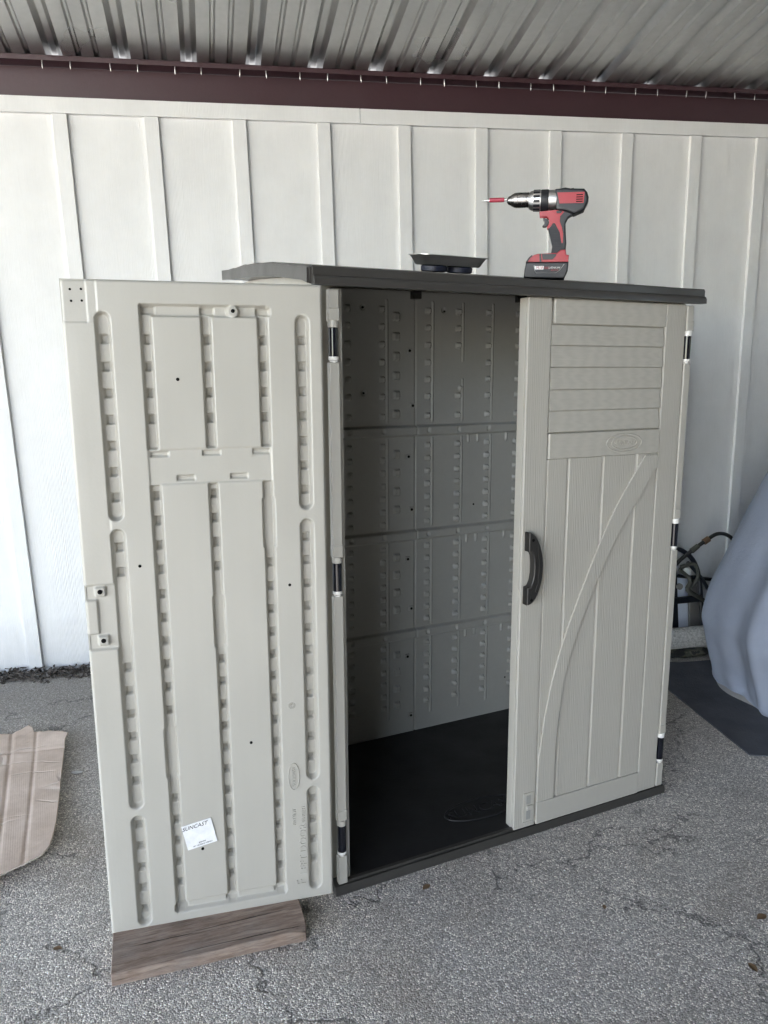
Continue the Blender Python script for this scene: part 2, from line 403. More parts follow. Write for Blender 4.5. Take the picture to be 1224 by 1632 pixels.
def mat_rug():
    n = N('mottled_white_shag'); v = n.tc.outputs['Object']
    c = n.ramp(n.noise(v, 90, 5, .75), [(.3, (.3, .28, .26)), (.5, (.66, .64, .60)), (.7, (.85, .83, .80))])
    n.bump(n.noise(v, 130, 4, .7), .012)
    return n.set(Base_Color=c, Roughness=.95)
M['rug'] = mat_rug()
def mat_mulch():
    n = N('bark_chips'); oi = n.tc.outputs['Object']
    c = n.ramp(n.noise(oi, 35, 3, .6), [(.3, (.025, .02, .017)), (.5, (.06, .05, .042)), (.72, (.15, .13, .115))])
    return n.set(Base_Color=c, Roughness=.9)
M['mulch'] = mat_mulch()

# ------------------------------------------------------------------ shed frame (the shed stands on paving that falls a little to the right)
O = Vector((1.2606, -2.0126, -0.020)); SY, TX, TY = 0.23583, 0.03033, 0.01767
_c, _s = math.cos(SY), math.sin(SY)
_X = Vector((1, 0, -TX)).normalized(); _Y = Vector((0, 1, -TY)); _Y = (_Y-_Y.dot(_X)*_X).normalized(); _Z = _X.cross(_Y)
S = Matrix.Rotation(SY, 4, 'Z') @ Matrix((_X, _Y, _Z)).transposed().to_4x4()
S.translation = O
Si = S.inverted()
def gz(x, y):
    """height of the paving"""
    a = _c*(x-O.x)+_s*(y-O.y); b = -_s*(x-O.x)+_c*(y-O.y)
    k = 1/(1+max(0, math.hypot(x-1.5, y+1.5)-4)/3)
    return O.z-(TX*a+TY*b)*k

# ------------------------------------------------------------------ ground
def ax(lo, hi, st_, far):
    a = list(np.arange(lo, hi+1e-6, st_)); return np.array([-f for f in far[::-1]]+a+list(far))
gx = ax(-4, 8, .2, [10, 14, 20, 40, 90, 250, 900]); gx = np.unique(np.sort(gx))
gy = np.unique(np.sort(ax(-8, 2, .2, [10, 14, 20, 40, 90, 250, 900])))
GX, GY = np.meshgrid(gx, gy, indexing='ij')
GZ = np.vectorize(gz)(GX, GY)
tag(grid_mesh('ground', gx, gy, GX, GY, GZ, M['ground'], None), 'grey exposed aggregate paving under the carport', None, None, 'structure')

# ------------------------------------------------------------------ building wall
wall = empty('siding_wall')
tag(wall, 'off white board and batten siding wall behind the shed', 'wall')
BX0, BP, BW = 0.3901, 0.4064, 0.0645
ZTB, ZTT = 2.668, 2.7357
XL, XR = -6.6, 8.3
k0 = math.floor((XL-BX0)/BP); k1 = math.ceil((XR-BX0)/BP)
for k in range(k0, k1):
    xr = BX0+k*BP                                   # right edge of batten k
    boxo('batten', M['batten'], wall, xr-BW, xr, -.021, -.001, -.2, ZTB-.001, .0022, 2)
    boxo('panel', M['siding'], wall, xr-.012, xr+BP-BW+.012, 0, .10, -.2, ZTB+.03)
for x0, x1 in ((XL-.3, -5.58), (-5.577, -1.92), (-1.917, 1.7585), (1.761, 5.44), (5.443, XR+.3)):
    boxo('trim_board', M['batten'], wall, x0, x1, -.0235, -.001, ZTB, ZTT, .0022, 2)

# ------------------------------------------------------------------ purlin
beam = empty('steel_purlin'); tag(beam, 'long maroon steel purlin running along the top of the wall', 'beam')
ZB0, ZB1, YF = 2.722, 2.888, -.078
b = NB(); box(b, XL-.5, XR+.5, .002, .008, ZB0, ZB1-.023, 0); obj('web', b, M['beam'], beam)
b = NB(); prism(b, [(YF, ZB1), (YF, ZB1-.0035), (.009, ZB1-.0218), (.009, ZB1-.0183)], XL-.5, XR+.5, 'x'); obj('top_flange', b, M['beam'], beam)
b = NB(); box(b, XL-.5, XR+.5, YF, YF+.003, ZB1-.021, ZB1-.004, .001); obj('lip', b, M['beam'], beam)
b = NB(); lathe(b, [(.0005, -.036), (.0026, -.024), (.0026, .003)], seg=8); sm = bpy.data.meshes.new('screw'); b.to_mesh(sm); b.free(); sm.materials.append(M['screw'])
for i in range(-27, 28):
    for dx in (-.028, .094):
        x = .339+i*.2911+dx+random.uniform(-.006, .006)
        if XL < x < XR:
            o = link('screw', sm, None, beam); o.location = (x, -.050+random.uniform(-.004, .004), ZB1-.0105)
            o.rotation_euler = (random.uniform(-.08, .08), random.uniform(-.08, .08), 0)

# ------------------------------------------------------------------ carport roof of ribbed sheets
roof = empty('carport_roof'); tag(roof, 'ribbed bare metal carport roof overhead', 'roof')
RP = .2911; SL = .21; DX = .04
def rib_profile():
    """one pitch, starting at the left foot of a major rib: (x, height)"""
    return [(0, 0), (.019, .029), (.024, .032), (.047, .032), (.052, .029), (.072, 0),
            (.128, 0), (.136, .010), (.146, .010), (.154, 0),
            (.206, 0), (.214, .010), (.224, .010), (.232, 0)]
YR, YE = -7.2, -7.7                                 # ridge and far eave
def roof_z(y): return ZB1+.001+SL*((YF-y) if y > YR else (YF-YR)-(YR-y))
SX0, SX1 = -8, 13
for sidx in range(SX0, SX1):
    prof = []
    for k in range(3):
        prof += [(.339+(sidx*3+k)*RP+px, h) for px, h in rib_profile()]
    prof.append((.339+(sidx*3+3)*RP+.002, 0.0))
    for ys in ([.14, 0, -1.2, -2.6, -4.6, YR], [YR, YE]):
        b = NB(); rows = []
        for y in ys:
            t = min(YF-y, YF-YR)
            rows.append([b.verts.new((x+DX*t, y, roof_z(y)+h+.0006*(sidx % 2))) for x, h in prof])
        for i in range(len(rows)-1):
            for j in range(len(prof)-1):
                b.faces.new((rows[i][j], rows[i][j+1], rows[i+1][j+1], rows[i+1][j]))
        obj('roof_sheet', b, M['deck'], roof)
# far eave of the carport: a purlin on posts
fb = empty('eave_purlin'); tag(fb, 'maroon steel purlin under the far eave of the carport roof', 'beam')
zf = roof_z(YE+.25)
boxo('web', M['beam'], fb, -6.6, 11.4, YE+.22, YE+.28, zf-.2, zf-.006)
for x, lab in ((-6.5, 'left'), (4.2, 'middle'), (11.2, 'right')):
    p = boxo('steel_post', M['beam'], None, x-.06, x+.06, YE+.19, YE+.31, -.4, zf-.203)
    tag(p, 'maroon square steel post at the %s of the far carport eave' % lab, 'post', 'carport posts')

# added unseen walls that block light from the far side and right end
fw = empty('added_far_wall'); tag(fw, 'added unseen beige wall blocking light from the far side of the carport', 'wall')
for k in range(11):
    boxo('added_wall_sheet', M['brown'], fw, -.25+k, .747+k, YE-.06, YE-.02, -.4, roof_z(YE)-.03, .002)
rw = empty('added_end_wall'); tag(rw, 'added unseen beige wall blocking light from the right end of the carport', 'wall')
for k in range(7):
    y = -.12-k
    boxo('added_wall_sheet', M['brown'], rw, 11.30, 11.34, y-.997, y, -.4, min(roof_z(y), roof_z(y-1))-.03, .002)

# ------------------------------------------------------------------ storage shed
W_, D_ = 1.2891, 0.762
shed = empty('storage_shed', S); tag(shed, 'tan resin storage shed with one door open and dark roof', 'shed')
# base
bm = NB(); prism(bm, [(-.012, 0), (-.012, .018), (-.008, .028), (D_+.07, .028), (D_+.07, 0)], -.004, W_+.006, 'x', .003); base = obj('base', bm, M['taupe'], shed, 35)
boxo('floor', M['floorp'], shed, .03, W_-.03, .012, D_+.015, .0285, .0335, .002)
boxo('threshold', M['taupe'], shed, .02, W_-.02, -.002, .012, .0285, .0375, .003)
# floor emblem: raised oval and letters
bm = NB()
ring = [Vector((.605+.145*math.cos(t), .150+.055*math.sin(t), .0345)) for t in np.linspace(0, 2*math.pi, 49)]
tube(bm, ring, .0035, 8, False); obj('floor_emblem', bm, M['floorp'], shed, 180)
text_obj('floor_lettering', 'SUNCAST', .062, .0022, M['floorp'], shed, Matrix.Translation((.605, .150, .0345)), .15)
# side walls
def side_wall(x0, x1, name):
    pts = [(.035, .029), (D_+.05, .029), (D_+.05, 1.846), (.75, 1.843), (.60, 1.832), (.45, 1.818), (.29, 1.80), (.15, 1.779), (.035, 1.757)]
    bm = NB(); prism(bm, pts, x0, x1, 'x', .002); return obj(name, bm, M['tan'], shed, 35)
side_wall(.004, .030, 'side_wall'); side_wall(W_-.030, W_-.004, 'side_wall')
for xx, sgn in ((.004, -1), (W_-.004, 1)):
    for y in (.23, .47, .70):
        boxo('side_rib', M['tan'], shed, min(xx, xx+sgn*.006), max(xx, xx+sgn*.006), y-.09, y+.09, .06, 1.755, .003)
# back wall: two moulded panels
us = np.concatenate([[.03, .10, .20], np.arange(.27, 1.2005, .0034), [1.23, W_-.03]])
zs = np.concatenate([np.arange(.029, 1.835, .0034)])
U, Z = np.meshgrid(us, zs, indexing='ij')
H = np.zeros_like(U)
cols = [.235, .370, .510, .708, .845, .985, 1.130]
secs = [(1.335, 1.80, [1.766, 1.702, 1.637, 1.57, 1.505, 1.44, 1.363]),
        (.912, 1.276, list(np.arange(1.247, .93, -.0517))),
        (.492, .860, list(np.arange(.836, .52, -.0517))),
        (.10, .445, list(np.arange(.42, .15, -.0522)))]
DP = np.zeros_like(U); RG = np.zeros_like(U)
for cxx in cols:
    for z0, z1, pegs in secs:
        DP = np.maximum(DP, .007*st(rr(U, Z, cxx-.010, cxx+.020, z0, z1, .002), .004))
        if cxx > .4: RG = np.maximum(RG, .006*st(rr(U, Z, cxx+.0205, cxx+.0265, z0+.004, z1, .003), .007))
for z0, z1, pegs in secs: DP = np.maximum(DP, .006*st(rr(U, Z, .556, .594, z0, z1, .002), .005))
if True:                                                     # short strip with a break in the fifth column
    brk = st(rr(U, Z, .83, .875, 1.505, 1.575, .002), .004); DP = DP*(1-brk); RG = RG*(1-brk)
H = RG-DP
for ic, cxx in enumerate(cols):
    for isx, (z0, z1, pegs) in enumerate(secs):
        for z in pegs:
            if ic == 4 and isx == 0 and 1.46 < z < 1.59: continue
            pz = st(rr(U, Z, cxx-.008, cxx+.012, z-.010, z+.010, .003), .005)*(.014+.010*np.clip((U-cxx+.008)/.02, 0, 1))
            H = np.where(pz > .001, np.maximum(H, -.007+pz), H)
for z0, z1, pegs in secs:                                    # broad middle-left strip with bigger pegs
    for z in np.arange(z1-.06, z0+.02, -.0735):
        pz = st(rr(U, Z, .560, .586, z-.014, z+.014, .003), .006)
        H = np.where(pz > .03, np.maximum(H, -.006+.018*pz), H)
for zc in (1.304, .885, .468):                               # shelf ledges
    led = st(rr(U, Z, .02, 1.128, zc-.017, zc+.020, .004), .008)
    H = np.where(led > .02, np.maximum(H*(1-led), .020*led), H)
    H = H-.006*st(rr(U, Z, .872, .984, zc-.047, zc-.020, .006), .006)
    for cxx in cols: H = np.where(st(rr(U, Z, cxx-.006, cxx+.006, zc-.004, zc+.012, .003), .005) > .4, .006, H)
    for cxx in (.90, .945, 1.085): H = np.maximum(H, .008*st(rr(U, Z, cxx-.003, cxx+.003, zc-.052, zc-.018, .003), .006))
seam = st(np.abs(U-.656)-.002, .005)
H = H-.008*seam
for cxx, z in [(.36+.075, 1.77), (.36+.075, 1.455), (.78, 1.77), (.86, 1.47)]:
    H = H+(.008 if cxx > .8 else -.008)*st(np.hypot(U-cxx, Z-z)-.008, .006)
UC = (U[:-1, :-1]+U[1:, 1:])/2
for mk in (UC < .6565, UC >= .6565):
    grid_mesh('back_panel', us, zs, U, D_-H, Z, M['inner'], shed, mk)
boxo('back_shell', M['tan'], shed, .03, W_-.03, D_+.02, D_+.055, .029, 1.845)
for (x, z) in [(.627, 1.614), (.641, 1.404), (.623, 1.205), (.637, .992), (.620, .789), (.636, .579), (.619, .373), (.635, .109)]:
    bm = NB(); box(bm, x-.010, x+.010, D_-.008, D_-.0005, z-.010, z+.010, .002); o = obj('seam_clip', bm, M['inner'], shed, 35)
    bm = NB(); lathe(bm, [(.0055, D_-.0092), (.0055, D_-.004)], (x, 0, z), 'y', 12); obj('clip_hole', bm, M['hole'], o)
for (x, z, s_) in [(.649, 1.82, .018), (1.13, 1.826, .020)]:
    bm = NB(); box(bm, x-s_, x+s_, D_-.03, D_-.003, z-s_*.8, z+s_*.8, .003); obj('roof_bracket', bm, M['handle'], shed, 35)
for (x, z) in [(.435, 1.77), (.435, 1.455), (.783, 1.766), (.93, .99), (1.11, .19)]:
    bm = NB(); lathe(bm, [(.004, D_-.0015), (.004, D_+.004)], (x, 0, z), 'y', 12); obj('hole_shade_disc', bm, M['hole'], shed)  # black discs drawn where each hole would be in shade
# roof: rises towards the back, stepped like lapped boards
top = [(-.030, 1.790), (.117, 1.814), (.284, 1.842), (.438, 1.861), (.602, 1.877), (.764, 1.886), (.905, 1.895)]
def rtop(y): return float(np.interp(y, [p[0] for p in top], [p[1] for p in top]))
up = []
for i in range(6):
    y0, y1 = -.018+.154*i, -.018+.154*(i+1)
    up += [(y0, rtop(y0)-.007), (y0+.012, rtop(y0)-.001), (y1-.0005, rtop(y1)-.004)]
low = [(.905, 1.862), (.72, 1.842), (.60, 1.832), (.44, 1.818), (.29, 1.80), (.15, 1.779), (.03, 1.760), (-.012, 1.747)]
def rsurf(y): return float(np.interp(y, [p[0] for p in up], [p[1] for p in up]))
RX0, RX1 = -.046, 1.312
bm = NB(); prism(bm, up+low, RX0, RX1, 'x', .003); rf = obj('roof', bm, M['rooft'], shed, 30)
bm = NB(); prism(bm, [(-.034, 1.7435), (-.034, 1.757), (-.030, 1.764), (-.0245, 1.768), (-.0245, 1.784), (-.021, 1.790), (-.010, 1.790), (-.010, 1.7435)], RX0+.006, RX1-.004, 'x', .002)
obj('front_fascia', bm, M['rooft'], rf, 30)
for xx in (RX0-.006, RX1):
    pts = [(y, z+.0005) for y, z in [(-.012, 1.748), (.03, 1.7595), (.15, 1.7785), (.29, 1.7995), (.44, 1.8175), (.60, 1.831), (.72, 1.840), (.907, 1.86),
           (.907, 1.893), (.764, 1.879), (.602, 1.869), (.438, 1.853), (.284, 1.833), (.117, 1.806), (-.012, 1.786)]]
    bm = NB(); prism(bm, pts, xx, xx+.006, 'x', .002); obj('side_fascia', bm, M['rooft'], rf, 30)
# corner posts with hinge pins
PINS = [(1.558, 1.655), (.925, 1.028), (.128, 0.236)]
def corner_post(xc, side):
    segs = [(.029, PINS[2][0]), (PINS[2][1], PINS[1][0]), (PINS[1][1], PINS[0][0]), (PINS[0][1], 1.742)]
    boxo('corner_post', M['tan'], shed, min(xc-side*.004, xc-side*.030), max(xc-side*.004, xc-side*.030), .012, .0345, .029, 1.742, .004)
    for i, (z0, z1) in enumerate(segs):
        bm = NB(); box(bm, xc-.0145, xc+.0145, -.008, .012, z0+.004, z1-.004, .004, 3); kn = obj('hinge_post', bm, M['tan'], shed, 40)
        if i: 
            bm = NB(); box(bm, xc-.0155, xc+.0155, -.0095, .011, z0+.002, z0+.036, .004, 3); obj('post_collar', bm, M['tan'], kn, 40)
    for z0, z1 in PINS:
        bm = NB(); lathe(bm, [(.0125, z0), (.0125, z1)], (xc, .001, 0), 'z', 20); pn = obj('hinge_pin', bm, M['pin'], shed, 40)
        cm = M['white'] if side > 0 else M['tan']
        bm = NB(); lathe(bm, [(.012, z1-.014), (.0138, z1-.012), (.0138, z1+.004)], (xc, .001, 0), 'z', 20); obj('pin_cap', bm, cm, pn, 40)
        bm = NB(); lathe(bm, [(.008, z0-.006), (.0132, z0+.002), (.0132, z0+.009), (.012, z0+.011)], (xc, .001, 0), 'z', 20); obj('pin_cap', bm, M['white'], pn, 40)
corner_post(.0215, -1); corner_post(1.2690, 1)

# ---- right door (closed): frame, louvres, planks, arched brace
rd = empty('closed_door', Matrix.Identity(4), shed); tag(rd, 'closed right door with louvres, planks and an arched brace')
ZD0, ZD1 = .0305, 1.742
boxo('door_body', M['tan'], rd, .6285, 1.2505, .0065, .040, ZD0, ZD1, .004)
boxo('stile', M['grain'], rd, .629, .7125, -.006, .006, ZD0+.0005, ZD1, .004, 3)
boxo('stile', M['grain'], rd, 1.1665, 1.2505, -.006, .006, ZD0+.0005, ZD1, .004, 3)
boxo('rail', M['grainh'], rd, .723, 1.1655, -.007, .006, 1.668, ZD1, .005, 3)
lz = [1.6655, 1.605, 1.5405, 1.4735, 1.41, 1.345]
for i in range(5):
    bm = NB(); prism(bm, [(.005, lz[i]-.001), (-.0005, lz[i]-.001), (-.0075, lz[i+1]+.005), (-.006, lz[i+1]+.001), (.005, lz[i+1]+.001)], .7165, 1.1605, 'x', .0015)
    obj('slat', bm, M['grainh'], rd, 30)
mr = boxo('rail', M['grainh'], rd, .7165, 1.1645, -.010, .006, 1.263, 1.3425, .005, 3)
pe = [.7135, .7965, .934, 1.0735, 1.1655]
for i in range(4):
    bm = NB(); prism(bm, [(pe[i]+.0005, .006), (pe[i]+.0015, .0045), (pe[i]+.0075, -.0035), (pe[i+1]-.0045, -.0035), (pe[i+1]-.0005, .006)], .1115, 1.262, 'z'); obj('plank', bm, M['grain'], rd)
boxo('rail', M['tan'], rd, .7165, 1.1655, -.009, .006, .0305, .1105, .005, 3)
outer = [(.7165, .114), (.7175, .247), (.731, .367), (.754, .5), (.797, .655), (.861, .816), (.936, .985), (1.005, 1.112), (1.086, 1.228), (1.107, 1.2575)]
inner = [(1.1605, 1.2575), (1.1605, 1.218), (1.148, 1.200), (1.08, 1.105), (1.004, .995), (.934, .862), (.858, .69), (.808, .515), (.787, .313), (.7835, .114)]
def smooth2(p, n=4): return [(v.x, v.y) for v in spline([(a, b, 0) for a, b in p], n)]
bm = NB(); prism(bm, smooth2(outer)+smooth2(inner[2:])[0:] if False else smooth2(outer)+inner[:2]+smooth2(inner[2:]), -.0115, -.0042, 'y', .002)
obj('arched_brace', bm, M['grain'], rd, 30)
# emblem on the middle rail
for rx, rz in ((.073, .029), (.052, .021)):
    bm = NB(); tube(bm, [(1.014+rx*math.cos(t), -.0098, 1.303+rz*math.sin(t)) for t in np.linspace(0, 2*math.pi, 41)], .0024, 6, False); obj('emblem_ring', bm, M['tan'], mr, 180)
text_obj('emblem_lettering', 'SUNCAST', .0205, .0018, M['tan'], mr, Matrix.Translation((1.014, -.0103, 1.303)) @ Matrix.Rotation(math.pi/2, 4, 'X'), .2)
# pull handle
ho = [(.637, 1.046), (.650, 1.042), (.666, 1.026), (.681, .996), (.690, .960), (.6925, .925), (.689, .890), (.679, .856), (.664, .830), (.649, .818), (.635, .816)]
hi_ = [(.635, .872), (.647, .874), (.655, .892), (.659, .915), (.659, .945), (.656, .970), (.648, .985), (.637, .986)]
bm = NB(); prism(bm, smooth2(ho, 3)+hi_, -.034, -.0065, 'y', .005, 3); hd = obj('handle', bm, M['handle'], rd, 40)
bm = NB(); prism(bm, [(.668, 1.0), (.676, .985), (.682, .94), (.679, .89), (.667, .855), (.663, .858), (.672, .89), (.675, .94), (.670, .98)], -.0375, -.0335, 'y', .001); obj('handle_ridge', bm, M['handle'], hd, 40)
for z in (1.022, .832):
    bm = NB(); lathe(bm, [(.0045, -.036), (.0045, -.033)], (.650, 0, z), 'y', 12); obj('screw_head', bm, M['hole'], hd)
# slide latch plate
bm = NB(); box(bm, .663, .706, -.0085, -.0055, .052, .156, .003); la = obj('latch_plate', bm, M['tan'], rd, 35)
for z0, z1 in ((.061, .092), (.116, .147)):
    bm = NB(); box(bm, .675, .693, -.0092, -.0084, z0, z1, .0004); s1 = obj('latch_slot_shade', bm, M['inner'], la)  # darker tile on the plate stands for the shade in the slot
bm = NB(); box(bm, .676, .699, -.014, -.0085, .096, .112, .002); obj('latch_slide', bm, M['tan'], la, 35)

# ---- left door (open, inner face to the viewer): one moulded skin
HX, HY, DANG = -.0211, -.0375, .17668
ex = Vector((-math.cos(DANG), math.sin(DANG), 0)); ey = Vector((0, 0, 1)).cross(ex)
DM = Matrix((ex, ey, (0, 0, 1))).transposed().to_4x4(); DM.translation = (HX, HY, 0)
ld = empty('open_door', DM, shed); tag(ld, 'open left door showing its ribbed moulded inner face')
DW, DZ0, DZ1 = .6105, .0335, 1.742
us = np.linspace(0, DW, 306); zs = np.linspace(DZ0, DZ1, 760)
U, Z = np.meshgrid(us, zs, indexing='ij')
Dp = np.zeros_like(U)
PK = [1.607-.0635*k for k in range(26)]
def carve(sdf, dep, wdt=.0048):
    global Dp
    Dp = np.maximum(Dp, dep*st(sdf, wdt))
def pocket(uc, zc, hw=.009, hh=.0115, extra=.015, floor_=.020):
    global Dp
    s_ = st(rr(U, Z, uc-hw, uc+hw, zc-hh, zc+hh, .002), .0028)
    Dp = np.maximum(Dp, (floor_+extra)*s_)
for uc, spans in ((.5225, [(1.172, 1.667), (.397, 1.147), (.048, .371)]), (.052, [(1.178, 1.666), (.409, 1.148), (.066, .381)])):
    for z0, z1 in spans:
        carve(rr(U, Z, uc-.0155, uc+.0155, z0, z1, .0155), .020, .0075)
        for z in PK:
            if z0+.030 < z < z1-.030 and not (uc > .5 and .84 < z < 1.012): pocket(uc, z)
GR = ((.4135, .438), (.275, .2975), (.138, .162))
plain = {0: (.44, .64), 1: (.79, .99), 2: (1.05, 1.24)}
for gi, (a, b_) in enumerate(GR):
    carve(rr(U, Z, a, b_, 1.343, 1.687, .003), .018); carve(rr(U, Z, a, b_, .066, 1.254, .003), .018)
    p0, p1 = plain[gi]; carve(rr(U, Z, a-.003, b_+.003, p0+.03, p1-.03, .004), .018)
    for z in PK:
        if (1.36 < z < 1.65 or .13 < z < 1.235) and not p0 < z < p1: pocket((a+b_)/2, z, .0075, .0115, .016, .018)
carve(rr(U, Z, .138, .438, 1.661, 1.687, .003), .015); carve(rr(U, Z, .138, .438, .066, .093, .003), .015)
carve(rr(U, Z, .138, .438, 1.256, 1.3425, .002), .0035, .004)
for uc in (.425, .287, .152):
    pocket(uc-.004, 1.674, .017, .009, .012, .015); pocket(uc, .080, .017, .009, .010, .015)
for uc, zc in ((.412, 1.331), (.287, 1.331), (.163, 1.331), (.352, 1.270), (.221, 1.270)): pocket(uc, zc, .022, .0065, .009, .0035)
# fastener boss in the top groove
bs = np.hypot(U-.221, Z-1.674); Dp = np.where(bs < .017, Dp*(1-st(bs-.0145, .005)), Dp)
# corner tab, latch recess
Dp = np.maximum(Dp, .004*st(rr(U, Z, .5535, .63, 1.643, 1.77, .002), .003))
Dp = np.maximum(Dp, .0022*st(rr(U, Z, .5315, .5545, 1.643, 1.77, .002), .003))
Dp = np.maximum(Dp, .0018*st(rr(U, Z, .536, .63, 1.010, 1.6435, .001), .003))
rec = st(rr(U, Z, .516, .63, .842, 1.010, .004), .006)*.009
Dp = np.maximum(Dp, rec)
for z in (.970, .907): pocket(.5235, z, .009, .0115, .010, .009)
pl = st(rr(U, Z, .581, .63, .884, .972, .003), .005); Dp = np.where(pl > .01, np.minimum(Dp, .009*(1-pl)+.001), Dp)
for zc in (.993, .866):
    bsq = st(rr(U, Z, .560, .586, zc-.012, zc+.012, .004), .005); Dp = np.where(bsq > .01, np.minimum(Dp, .009*(1-bsq)-.002*bsq), Dp)
# soft outline
edge = np.minimum(np.minimum(U, DW-U), np.minimum(Z-DZ0, DZ1-Z))
cor = np.hypot(np.maximum(.012-U, 0), np.maximum(.012-np.minimum(Z-DZ0, DZ1-Z), 0))
Dp = Dp+.006*np.clip(1-edge/.007, 0, 1)**2
warp = .0012*np.sin(U*7+Z*2.1)*np.sin(Z*3.3+.7)+.0005*np.sin(U*31)*np.sin(Z*17)
YY = -(Dp+warp*np.clip(edge/.03, 0, 1))
UC = (U[:-1, :-1]+U[1:, 1:])/2; ZC = (Z[:-1, :-1]+Z[1:, 1:])/2
PAN = [(.3035, .4075, 1.349, 1.655), (.168, .269, 1.349, 1.655), (.3035, .4075, .099, 1.250), (.168, .269, .099, 1.250)]
allp = np.zeros_like(UC, bool)
for a, b_, c_, d_ in PAN:
    mk = (UC > a) & (UC < b_) & (ZC > c_) & (ZC < d_); allp |= mk
    grid_mesh('panel', us, zs, U, YY, Z, M['tan'], ld, mk, True)
grid_mesh('inner_skin', us, zs, U, YY, Z, M['tan'], ld, ~allp, True)
boxo('outer_shell', M['grain'], ld, .0005, DW-.0005, -.046, -.0385, DZ0, DZ1, .003)
bm = NB()
for a in ((.0, .004, 0, 0), ):
    pass
box(bm, .0006, .0045, -.040, -.0065, DZ0+.001, DZ1-.001); obj('door_edge', bm, M['tan'], ld)
boxo('door_edge', M['tan'], ld, DW-.0045, DW-.0006, -.040, -.0065, DZ0+.001, DZ1-.001)
boxo('door_edge', M['tan'], ld, .005, DW-.005, -.040, -.0065, DZ1-.0045, DZ1-.0006)
boxo('door_edge', M['tan'], ld, .005, DW-.005, -.040, -.0065, DZ0+.0006, DZ0+.0045)
for uc, zc, r_ in [(.359, 1.512, .0042), (.475, 1.053, .004), (.102, .975, .004), (.219, .541, .004), (.361, .2475, .004), (.221, 1.675, .0048),
                   (.573, .994, .006), (.573, .867, .006), (.588, 1.718, .0028), (.564, 1.719, .0028), (.587, 1.692, .0028), (.564, 1.693, .0028)]:
    y = .003 if r_ > .0055 else (-.0035 if r_ < .003 else .0012)
    bm = NB(); lathe(bm, [(r_, y-.006), (r_, y)], (uc, 0, zc), 'y', 16); obj('hole_shade_disc', bm, M['hole'], ld)  # solid black disc in place of the shade inside a hole
# moulded lettering up the right side (reads upwards): local x runs to the left, so letters face +y with x mirrored
RT = Matrix(((0, 1, 0, 0), (0, 0, 1, 0), (1, 0, 0, 0), (0, 0, 0, 1)))     # text x -> up, text y -> +u (image left), text z -> +y
for txt, size, uc, zc in (('LEFT DOOR', .030, .084, .195), ('F', .040, .092, .092), ('0430231', .015, .082, .305), ('PATENT', .014, .108, .300), ('SUNCAST', .0135, .106, .423)):
    text_obj('moulded_lettering', txt, size, .0007, M['tan'], ld, Matrix.Translation((uc, .0004, zc)) @ RT)
bm = NB(); tube(bm, [(.106+.015*math.cos(t), .0003, .423+.040*math.sin(t)) for t in np.linspace(0, 2*math.pi, 33)], .0011, 6, False); obj('moulded_oval', bm, M['tan'], ld, 180)
bm = NB()
for k in range(9):
    t = 2*math.pi*k/9; tube(bm, [(.106+.006*math.cos(t)+.0035*math.cos(q), .0003, .634+.006*math.sin(t)+.0035*math.sin(q)) for q in np.linspace(0, 6.283, 9)], .0006, 5, False)
obj('moulded_date_mark', bm, M['tan'], ld, 180)
# sticker
sx, sz, sa = .3675, .2945, math.radians(11)
sp = Matrix(((-1, 0, 0, 0), (0, 0, 1, 0), (0, 1, 0, 0), (0, 0, 0, 1)))    # text x -> -u (image right), text y -> up, text z -> +y
SM = Matrix.Translation((sx, .0022, sz)) @ Matrix.Rotation(sa, 4, 'Y') @ sp
bm = NB(); box(bm, -.040, .040, -.037, .037, -.0006, .0006); sk = obj('sticker', bm, M['sticker'], ld); sk.matrix_local = SM
tag(sk, 'white square sticker with dark printing')
for txt, size, x, y, shr in (('SUNCAST', .0155, -.007, .0265, .35), ('BMS4900', .005, .002, -.024, 0), ('GET THE FREE 3D ASSEMBLY', .0042, .002, -.031, 0)):
    me = text_mesh(txt, size, .0002, shear=shr); me.materials.clear(); o = link('printed_text', me, M['ink'], sk); o.matrix_local = Matrix.Translation((x, y, .0009))

# ------------------------------------------------------------------ timber block under the open door
PLL = .505
pa = Vector((.659, -2.2345, 0)); pb = Vector((1.160, -2.178, 0)); pxv = (pb-pa).normalized(); pyv = Vector((-pxv.y, pxv.x, 0))
n1 = 40; n2 = 14
bm = NB(); box(bm, 0, PLL, 0, .185, 0, .036, .0018, 1)
bmesh.ops.subdivide_edges(bm, edges=[e for e in bm.edges if e.calc_length() > .1], cuts=24, use_grid_fill=True)
from mathutils import noise as mn
for v in bm.verts:
    n_ = mn.noise_vector(v.co*22); v.co += n_*.0009
    if v.co.x > PLL-.03 and v.co.y < .03: v.co.z -= .012*(1-v.co.y/.03)*max(0, v.co.x-PLL+.03)/.03; v.co.x -= .004*(1-v.co.y/.03)
bd = obj('timber_board', bm, M['board'], None); shade(bd.data, 30)
zc = (gz(.66, -2.23)+gz(1.16, -2.17))/2
tilt = Matrix.Rotation(-math.atan2(gz(1.16, -2.178)-gz(.659, -2.2345), PLL)*-1, 4, 'Y')
mb = Matrix((pxv, pyv, (0, 0, 1))).transposed().to_4x4()
p0 = Vector((pa.x, pa.y, gz(pa.x, pa.y)+.0005)); 
xa = (Vector((pb.x, pb.y, gz(pb.x, pb.y)))-Vector((pa.x, pa.y, gz(pa.x, pa.y)))).normalized(); za = xa.cross(pyv).normalized(); ya = za.cross(xa)
mb = Matrix((xa, ya, za)).transposed().to_4x4(); mb.translation = p0
bd.matrix_world = mb
tag(bd, 'weathered brown timber board lying flat under the open door', 'board')

